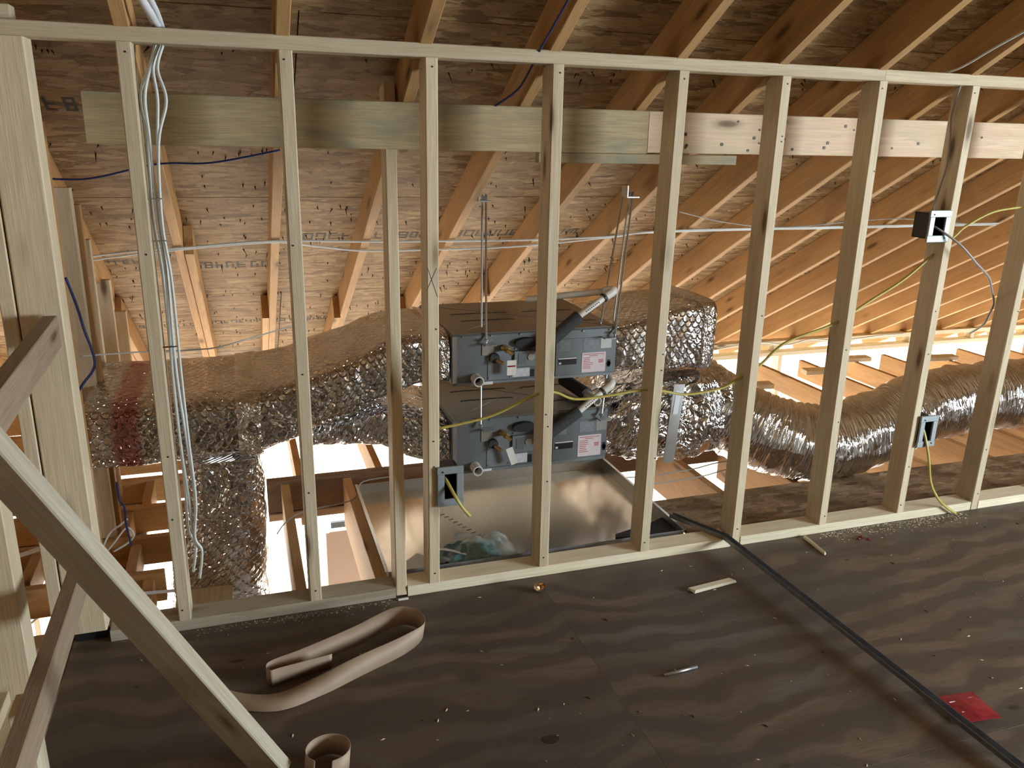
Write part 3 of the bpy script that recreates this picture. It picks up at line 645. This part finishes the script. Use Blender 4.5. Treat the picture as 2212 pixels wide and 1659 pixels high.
# ------------------------------------------------------------------ junction boxes
def jbox(x0, x1, z0, z1, label, side):
    t = root('junction_box', ((x0+x1)/2, .03, z0), label, 'electrical box', 'electrical boxes on the studs')
    for n, a in (('box_side', (x0, x0+.003, -.004, .075, z0, z1)), ('box_side', (x1-.003, x1, -.004, .075, z0, z1)), ('box_top', (x0, x1, -.004, .075, z1-.003, z1)), ('box_bottom', (x0, x1, -.004, .075, z0, z0+.003)), ('box_back', (x0, x1, .075, .078, z0, z1))): block(n, *a, BLACK, t)
    e = .012
    for a in ((x0-e, x1+e, z1-.014, z1+e), (x0-e, x1+e, z0-e, z0+.014), (x0-e, x0+.012, z0+.014, z1-.014), (x1-.012, x1+e, z0+.014, z1-.014)):
        block('mud_ring', a[0], a[1], -.014, -.005, a[2], a[3], RINGG, t, .003)
    for q in ((x0+.006, z1-.004), (x1-.006, z0+.004)): cyl('screw', (q[0], -.0142, q[1]), (q[0], -.017, q[1]), .003, BLACK, t, 6)
jbox(.853, .919, .343, .462, 'electrical box low on the stud in front of the drain pan', 1)
jbox(2.755, .0+2.83, 1.197, 1.293, 'electrical box high on the right hand stud', -1)
jbox(2.885, 2.95, .349, .462, 'electrical box low on the right hand stud before the flexible duct', 1)

# ------------------------------------------------------------------ cables
def cable(name, pts, r, mat, label, cat='cable', flat=1., group=None, n=8):
    o = tube(name, pts, r, mat, None, n, 8, flat); return tag(o, label, cat, group)
nm = root('cable_bundle', (.07, .03, 1.0), 'bundle of white cables stapled down the left stud', 'cable')
base = [(.098, .045, 1.76), (.075, .04, 1.70), (.056, .035, 1.62), (.055, .03, 1.509), (.050, .03, 1.3), (.056, .03, 1.13), (.052, .03, .856), (.056, .03, .638), (.06, .03, .45), (.058, .028, .328), (.07, .028, .277), (.052, .03, .182)]
offs = ((-.003, .02, .0), (.004, .0, .0), (.010, .03, .012), (.016, -.012, .02))
for i, (dx, dy, sp) in enumerate(offs):
    pts = []
    for j, (x, y, z) in enumerate(base[:len(base)-(i % 3)]):
        bulge = math.sin(j*1.3+i*2)*.004+(sp if 1 < j < 9 else 0)*(.5 if j in (2, 3, 8) else .3)
        pts.append((x+dx+bulge+(.012 if j in (2,) else 0)*i-.012*(1 if j == 2 else 0), y+dy*.8, z-i*.004))
    tube('cable', pts, .0042, CABLEW, nm, 6, 8, 1.5)
for z in (1.35, 1.235, .93): block('staple', .036, .075, .012, .016, z, z+.003, STEEL if z != .93 else BLACK, nm, .0003)
o = sheet('white_strap', [(V3(.104, .03, 1.79), V3(1, 0, 0)), (V3(.096, -.05, 1.813), V3(1, 0, .2)), (V3(.076, -.12, 1.86), V3(1, .3, 0)), (V3(.055, -.3, 1.97), V3(1, 0, 0))], .022, STRAPW, None, .001, 6); tag(o, 'white strap running up over the top plate at the left', 'strap')
sheet('strap', [(V3(.115, .035, 1.79), V3(1, 0, 0)), (V3(.11, -.05, 1.82), V3(1, 0, .2)), (V3(.09, -.14, 1.88), V3(1, .3, 0)), (V3(.075, -.3, 1.985), V3(1, 0, 0))], .016, STRAPW, o, .001, 6)
def rpt(x, y, off=-.006): return rp(x, y, off)
cable('long_cable', [rpt(-.36, 1.36), rpt(-.1, 1.30), rpt(.02, 1.29), rpt(.391, 1.237), rpt(.82, 1.26), rpt(1.215, 1.27), rpt(1.691, 1.273), rpt(2.03, 1.25), rpt(2.212, 1.216), rpt(2.85, 1.20), rpt(3.25, 1.2), rpt(4.436, 1.187)], .0042, CABLEW, 'upper of two long white cables strung under the rafters', flat=1.3)
cable('long_cable', [rpt(-.36, 1.40), rpt(-.1, 1.33), rpt(.391, 1.25), rpt(.6, 1.30), rpt(.82, 1.355), rpt(1.215, 1.36), rpt(1.6, 1.34), rpt(2.03, 1.26), rpt(2.3, 1.20), rpt(3.25, 1.185), rpt(4.436, 1.17)], .0038, CABLEW, 'lower of two long white cables strung under the rafters', flat=1.3)
cable('thin_wire', [(-.29, .62, .768), (-.098, .62, .771), (.086, .63, .766), (.2, .66, .77), (.5, .9, .79)], .0028, CABLEW, 'thin white wire running just above the left foil duct')
cable('thin_wire', [rpt(2.25, 1.0), rpt(2.6, 1.12), rpt(3.0, 1.18), rpt(3.6, 1.10), rpt(4.2, 1.17)], .0026, CABLEG, 'thin grey wire hanging near the long white cables')
cable('yellow_cable', [(.876, .095, .574), (1.042, .075, .608), (1.15, .06, .655), (1.222, .045, .690), (1.277, .045, .687), (1.348, .045, .657), (1.455, .045, .657), (1.60, .045, .669), (1.685, .045, .662), (1.78, .045, .640), (1.87, .045, .641), (1.96, .045, .656), (2.03, .045, .692), (2.1, .045, .728), (2.213, .05, .811), (2.415, .045, .873), (2.574, .045, .957), (2.716, .045, 1.033), (2.834, .045, 1.121), (2.93, .04, 1.20), (2.98, .045, 1.235), (3.105, .045, 1.29), (3.25, .045, 1.31)], .0048, CABLEY, 'long yellow cable looping from stud to stud', flat=1.4, n=10)
cable('yellow_cable', [(.868, .04, .43), (.875, .0, .42), (.895, -.05, .377), (.92, -.055, .335), (.944, -.05, .303)], .005, CABLEY, 'yellow cable end poking out of the low box before the drain pan', flat=1.3)
cable('yellow_cable', [(2.90, .04, .43), (2.905, .0, .41), (2.925, -.03, .304), (2.962, -.03, .184), (3.01, -.03, .11), (3.08, -.02, .05), (3.149, -.02, .006)], .0048, CABLEY, 'yellow cable hanging from the low right hand box down to the floor', flat=1.3)
cable('grey_cable', [(2.79, .05, 1.25), (2.80, .0, 1.235), (2.873, -.05, 1.177), (2.97, -.05, 1.104), (3.10, 0, 1.04), (3.186, .05, .979), (3.27, .1, .91), (3.285, .12, .86), (3.296, .15, .805), (3.397, .3, .724)], .0045, CABLEG, 'grey cable looping out of the high right hand box')
cable('grey_cable', [(2.822, .03, 1.75), (2.83, .056, 1.646), (2.835, .049, 1.563), (2.832, .04, 1.463), (2.825, .05, 1.38), (2.81, .05, 1.30)], .004, CABLEG, 'grey cable dropping along the right hand stud into the high box')
cable('top_cable', [(2.731, .02, 1.79), (2.735, -.03, 1.80), (2.749, -.073, 1.822), (2.766, -.144, 1.862), (2.80, -.25, 1.92), (2.84, -.4, 2.0)], .004, CABLEW, 'white cable rising from the top plate at the upper right')
cable('blue_cord', [rpt(-.375, .73, -.004), rpt(-.2, .69, -.03), rpt(0.02, .64, -.004), rpt(.20, .60, -.02), rpt(.425, .543, -.004)], .0035, CABLEB, 'dark blue cord stretched between rafters behind the left studs', 'cord')
cable('blue_cord', [rp(1.168, -.30, -.004), rp(1.168, -.199, -.004), rp(1.164, .002, -.004)+V3(0, 0, .003), rp(1.159, .129, -.01), rp(1.15, .19, -.006), rp(1.11, .262, -.004)], .0035, CABLEB, 'blue cord hanging down a rafter above the middle of the wall', 'cord')
cable('blue_cord', [(-.205, .10, 1.127), (-.190, .12, 1.04), (-.178, .105, .98), (-.160, .10, .873), (-.20, .10, .81), (-.245, .11, .745)], .004, CABLEB, 'dark blue cord hanging beside the left post', 'cord')
cable('blue_cord', [(-.19, .40, .37), (-.189, .40, .304), (-.175, .39, .28), (-.178, .4, .215), (-.17, .4, .126)], .004, CABLEB, 'blue cord dangling under the left end of the foil duct', 'cord')
cable('eave_wire', [(3.9, 3.2, -.125), (4.198, 3.2, -.09), (4.424, 3.2, -.083), (4.661, 3.2, -.117), (4.892, 3.2, -.082), (5.137, 3.2, -.104), (5.384, 3.2, -.105), (5.633, 3.2, -.09), (5.9, 3.2, -.088)], .006, CABLEW, 'white wire lying along the eave at the far right')
for i, dy in enumerate((0, -.09)):
    cable('joist_wire', [(1.93, .76+dy, -.01), (2.085, .75+dy, -.013), (2.2, .75+dy, -.008), (2.32, .77+dy, -.012), (2.5, .80+dy, -.006), (2.75, .80+dy, -.01)], .0032, CABLEG, ('farther' if i == 0 else 'nearer')+' thin wire crossing the open joists right of the drain pan')
cable('opening_wire', [(.33, .66, -.03), (.37, .72, -.012), (.45, .78, .0), (.66, .85, -.005), (.72, .93, .04), (.9, .94, .045)], .0026, CABLEG, 'thin wire crossing the bright floor opening')
lw = root('loose_wires', (-.25, .55, .0), 'tangle of thin white wires hanging by the left post', 'wire')
for pts in ([(-.289, .5, .06), (-.26, .55, .11), (-.22, .55, .14), (-.195, .55, .16)], [(-.28, .5, .05), (-.24, .52, .09), (-.20, .54, .13), (-.178, .54, .10), (-.20, .54, .07), (-.25, .52, .05)], [(-.27, .5, .07), (-.265, .5, .0), (-.25, .5, -.05)]): tube('wire', pts, .0035, CABLEW, lw)
tag(board('white_strap', (-.60, .55, .055), (-.49, .55, .083), .016, .002, STRAPW, None, (0, 0, 1)), 'short white strap seen between the boards at the far left', 'strap')
tag(tube('white_wire', [(-.58, .5, -.21), (-.54, .5, -.18), (-.49, .5, -.14)], .004, CABLEW), 'short white wire low between the boards at the far left', 'wire')
tag(board('white_strap', (-.20, .30, -.01), (-.03, .30, -.02), .012, .002, STRAPW, None, (0, 0, 1)), 'grey white strap beside the foot of the foil drop duct', 'strap')

# ------------------------------------------------------------------ things on the floor and in the pan
t = root('metal_track', (2.0, -.5, 0), 'long dark steel channel lying across the floor and over the bottom plate', 'metal channel')
A = V3(1.885, .225, .045); B = V3(2.0, .0, .0415); Cc = V3(2.085, -1.7, .006)
def chan(name, P, parent, w_=.026, h=.016):
    V, F = [], []
    for i, p in enumerate(P):
        d = (P[min(i+1, len(P)-1)]-P[max(i-1, 0)]).normalized(); s = d.cross(V3(0, 0, 1)).normalized(); u = V3(0, 0, 1)
        for (a, b) in ((-.5, 0), (.5, 0), (.5, 1), (.46, 1), (.46, .1), (-.46, .1), (-.46, 1), (-.5, 1)): V.append(p+s*a*w_+u*b*h)
    for i in range(len(P)-1):
        for k in range(8): q = (k+1) % 8; F.append((i*8+k, i*8+q, i*8+8+q, i*8+8+k))
    F += [tuple(reversed(range(8))), tuple(range(len(V)-8, len(V)))]
    return mesh(name, V, F, TRACK, parent)
chan('channel', [A, B, B.lerp(Cc, .3), B.lerp(Cc, .6), Cc], t)
o = sheet('kraft_strip', [(V3(.44, -.335, .03), V3(.05, -.2, 1)), (V3(.30, -.36, .03), V3(0, -.1, 1)), (V3(.262, -.365, .03), V3(0, -.1, 1)), (V3(.262, -.325, .03), V3(0, -.1, 1)), (V3(.36, -.30, .032), V3(0, .3, 1)), (V3(.52, -.235, .034), V3(0, .5, 1)), (V3(.66, -.165, .035), V3(0, .6, 1)), (V3(.725, -.19, .033), V3(.2, .1, 1)), (V3(.735, -.26, .032), V3(.1, -.1, 1)), (V3(.66, -.315, .028), V3(0, .25, 1)), (V3(.52, -.375, .026), V3(0, .5, .9)), (V3(.40, -.425, .020), V3(0, .85, .6)), (V3(.28, -.455, .013), V3(.1, 1, .3)), (V3(.17, -.41, .008), V3(.5, 1, .12)), (V3(.08, -.33, .006), V3(.5, .8, .08))], .058, KRAFT, None, .0007, 10)
tag(o, 'long curled strip of brown kraft paper on the floor', 'paper strip')
o = sheet('kraft_roll', [(V3(.385+.055*math.cos(a), -.735+.055*math.sin(a)*.9, .033), V3(.1, .1, 1)) for a in [x*.5 for x in range(-3, 9)]], .058, KRAFT, None, .0007, 6)
tag(o, 'small curled loop of kraft paper at the bottom edge', 'paper strip')
def shard(name, a, b, w_, h, mat, label, cat='wood scrap'):
    a, b = Vector(a), Vector(b); m, L = frame(a, b, (0, 0, 1)); V = [(0, 0, -w_/2), (L*.93, 0, -w_/2), (L, 0, w_*.3), (L*.05, 0, w_/2), (0, h, -w_*.3), (L*.9, h, -w_*.35), (L*.97, h*.7, w_*.2), (L*.08, h*.8, w_*.35)]
    return tag(mesh(name, V, [(0, 1, 2, 3), (7, 6, 5, 4), (0, 4, 5, 1), (1, 5, 6, 2), (2, 6, 7, 3), (3, 7, 4, 0)], mat, None, m), label, cat)
shard('wood_splinter', (1.698, -.255, .002), (1.898, -.235, .002), .032, .012, PINEW, 'pale wood splinter lying on the floor left of the steel channel')
shard('wood_splinter', (2.365, -.012, .002), (2.35, -.168, .002), .016, .009, PINEW, 'thin wood splinter lying near the bottom plate right of the steel channel')
o = tube('threaded_rod_piece', [(1.38, -.654, .006), (1.496, -.645, .006)], .0048, STEEL); tag(o, 'short piece of threaded rod on the floor', 'rod')
P4 = [V3(2.085, -.975, .004), V3(2.205, -.99, .006), V3(2.185, -1.105, .012), V3(2.075, -1.085, .004)]
V = []; 
for j in range(7):
    for i in range(7):
        u, v = i/6, j/6; p = (P4[0]*(1-u)+P4[1]*u)*(1-v)+(P4[3]*(1-u)+P4[2]*u)*v; V.append(p+V3(0, 0, .004+.006*math.sin(u*3.1)*math.sin(v*3.1)+random.uniform(0, .0015)))
F = [(j*7+i, j*7+i+1, j*7+i+8, j*7+i+7) for j in range(6) for i in range(6)]
o = mesh('red_packet', V, F, REDP); md = o.modifiers.new('s', 'SOLIDIFY'); md.thickness = .003; tag(o, 'crumpled dark red packet on the floor at the lower right', 'packet')
multi('packet_print', [tube_data([V3(2.10+a*.03, -1.01-b*.022, .0155), V3(2.12+a*.03, -1.012-b*.022, .0155)], .0016, 4) for a in range(3) for b in range(3) if (a+b) % 3 != 1], PAPER, o, smooth=False)['kind'] = 'stuff'
o = mesh('red_chips', *(lambda: (lambda pts: ([p for q in pts for p in (V3(*q), V3(q[0]+.02, q[1]+.004, .0), V3(q[0]+.01, q[1]-.014, .001), V3(q[0]+.008, q[1]-.003, .010))], [f_ for i in range(len(pts)) for f_ in ((4*i, 4*i+1, 4*i+3), (4*i+1, 4*i+2, 4*i+3), (4*i+2, 4*i, 4*i+3), (4*i, 4*i+2, 4*i+1))]))([(2.56, -.085, .0), (2.60, -.10, .0), (2.585, -.075, .0)]))(), REDP)
tag(o, 'few red plastic crumbs on the floor before the bottom plate', 'debris', kind='stuff')
V, F = [], []
for a in range(9):
    for b in range(7):
        th, ph = a/8*math.pi*1.4, b/6*math.pi; p = V3(1.186+.022*math.cos(th)*math.sin(ph), -.10+.02*math.sin(th)*math.sin(ph), .018+.016*math.cos(ph))+V3(random.gauss(0, .003), random.gauss(0, .003), random.gauss(0, .002)); V.append(p)
F = [(a*7+b, a*7+b+1, a*7+b+8, a*7+b+7) for a in range(8) for b in range(6)]
o = mesh('foil_scrap', V, F, plain('brass_foil', (.7, .5, .3), .2, 1.)); md = o.modifiers.new('s', 'SOLIDIFY'); md.thickness = .001; tag(o, 'crumpled shiny scrap on the floor before the middle studs', 'scrap')
tag(block('white_chip', .70, .735, -.02, -.012, .0, .006, PAPER), 'small white chip at the foot of the leaning stud', 'chip')
def chips(name, n, fx, mat, label, sz):
    V, F = [], []
    for _ in range(n):
        x, y = fx(); k = len(V); a = R()*3.14; L = sz*random.uniform(.4, 1.5); c, s = math.cos(a)*L, math.sin(a)*L; h = L*.35
        V.extend([V3(x-c, y-s, .0004), V3(x+s*.3, y-c*.3, .0004), V3(x+c, y+s, .0005), V3(x-s*.3, y+c*.3, .0004), V3(x, y, h)])
        F.extend([(k, k+1, k+4), (k+1, k+2, k+4), (k+2, k+3, k+4), (k+3, k, k+4), (k+3, k+2, k+1, k)])
    o = mesh(name, V, F, mat, center=False); tag(o, label, 'debris', kind='stuff')
chips('sawdust', 700, lambda: (random.uniform(2.45, 3.2), -abs(random.gauss(0, .035))-.004), PINEW, 'sawdust and tiny shavings along the bottom plate at the right', .004)
chips('sawdust', 260, lambda: (random.uniform(.05, .7), -abs(random.gauss(0, .02))-.004), PINEW, 'sawdust in a thin line along the bottom plate at the left', .003)
chips('wood_chips', 150, lambda: (random.uniform(-.2, 3.6), random.uniform(-1.3, -.03)), PINEW, 'small pale wood chips scattered over the plywood floor', .006)
chips('dark_crumbs', 90, lambda: (random.uniform(-.2, 3.6), random.uniform(-1.3, -.03)), NAILM, 'small dark crumbs and nails scattered over the plywood floor', .007)
# pan contents
def crumple(name, c, sx, sy, h, mat, label, cat, seed, n=18):
    V = []
    for j in range(n):
        for i in range(n):
            u, v = i/(n-1)*2-1, j/(n-1)*2-1; e = max(0, 1-max(abs(u), abs(v))**2.5)
            p = V3(c[0]+u*sx+.012*noise.noise(V3(u*3, v*3, seed)), c[1]+v*sy+.012*noise.noise(V3(u*3, v*3, seed+9)), c[2]+h*e*(.55+.7*noise.noise(V3(u*2.2, v*2.2, seed+3)))+.004*noise.noise(V3(u*9, v*9, seed))*e+.002)
            p.z = max(p.z, c[2]+.001); V.append(p)
    F = [(j*n+i, j*n+i+1, j*n+i+n+1, j*n+i+n) for j in range(n-1) for i in range(n-1)]
    o = mesh(name, V, F, mat, smooth=True); md = o.modifiers.new('s', 'SOLIDIFY'); md.thickness = .001
    return tag(o, label, cat)
crumple('plastic_bag', (1.03, .235, -.015), .12, .085, .075, TEAL, 'teal plastic bag crumpled in the near left corner of the drain pan', 'bag', 2)
crumple('plastic_film', (1.07, .26, -.010), .14, .10, .095, FILM, 'clear plastic film lying over the teal bag in the drain pan', 'plastic', 5)
tag(board('paper_sheet', (.775, .19, -.012), (.86, .24, .01), .13, .001, PAPER, None, (.2, 1, 0), .0003), 'white instruction sheet in the corner of the drain pan', 'paper')
o = sheet('paper_band', [(V3(.86, .25, .03), V3(0, 1, 0)), (V3(.92, .235, .035), V3(0, 1, 0)), (V3(1.0, .20, .02), V3(0, 1, 0))], .02, PAPER); tag(o, 'white paper band on the teal bag', 'paper')
crumple('rubber_mat', (.93, .17, -.016), .12, .035, .03, RUBBER, 'dark rubber sheet in the near edge of the drain pan', 'rubber', 8)
mesh_pts = [(1.62, .19), (1.88, .135), (1.885, .30), (1.80, .26), (1.76, .235), (1.72, .24), (1.63, .215)]
V = [V3(x, y, -.012) for x, y in mesh_pts]+[V3(x, y, .006) for x, y in mesh_pts]; n_ = len(mesh_pts)
o = mesh('foam_offcut', V, [tuple(reversed(range(n_))), tuple(range(n_, 2*n_))]+[(k, (k+1) % n_, n_+(k+1) % n_, n_+k) for k in range(n_)], RUBBER); tag(o, 'torn black foam offcut in the near right corner of the drain pan', 'foam')
# below, seen through the floor opening
tag(block('wall_panel', .735, 1.55, 3.20, 3.25, -2.70, -1.345, DRYW), 'peach coloured panel seen below through the floor opening', 'panel')
tag(block("dark_board", .775, 1.10, 3.205, 3.24, -1.315, -1.27, TRACK), "dark strip seen below just above the peach panel", 'board')
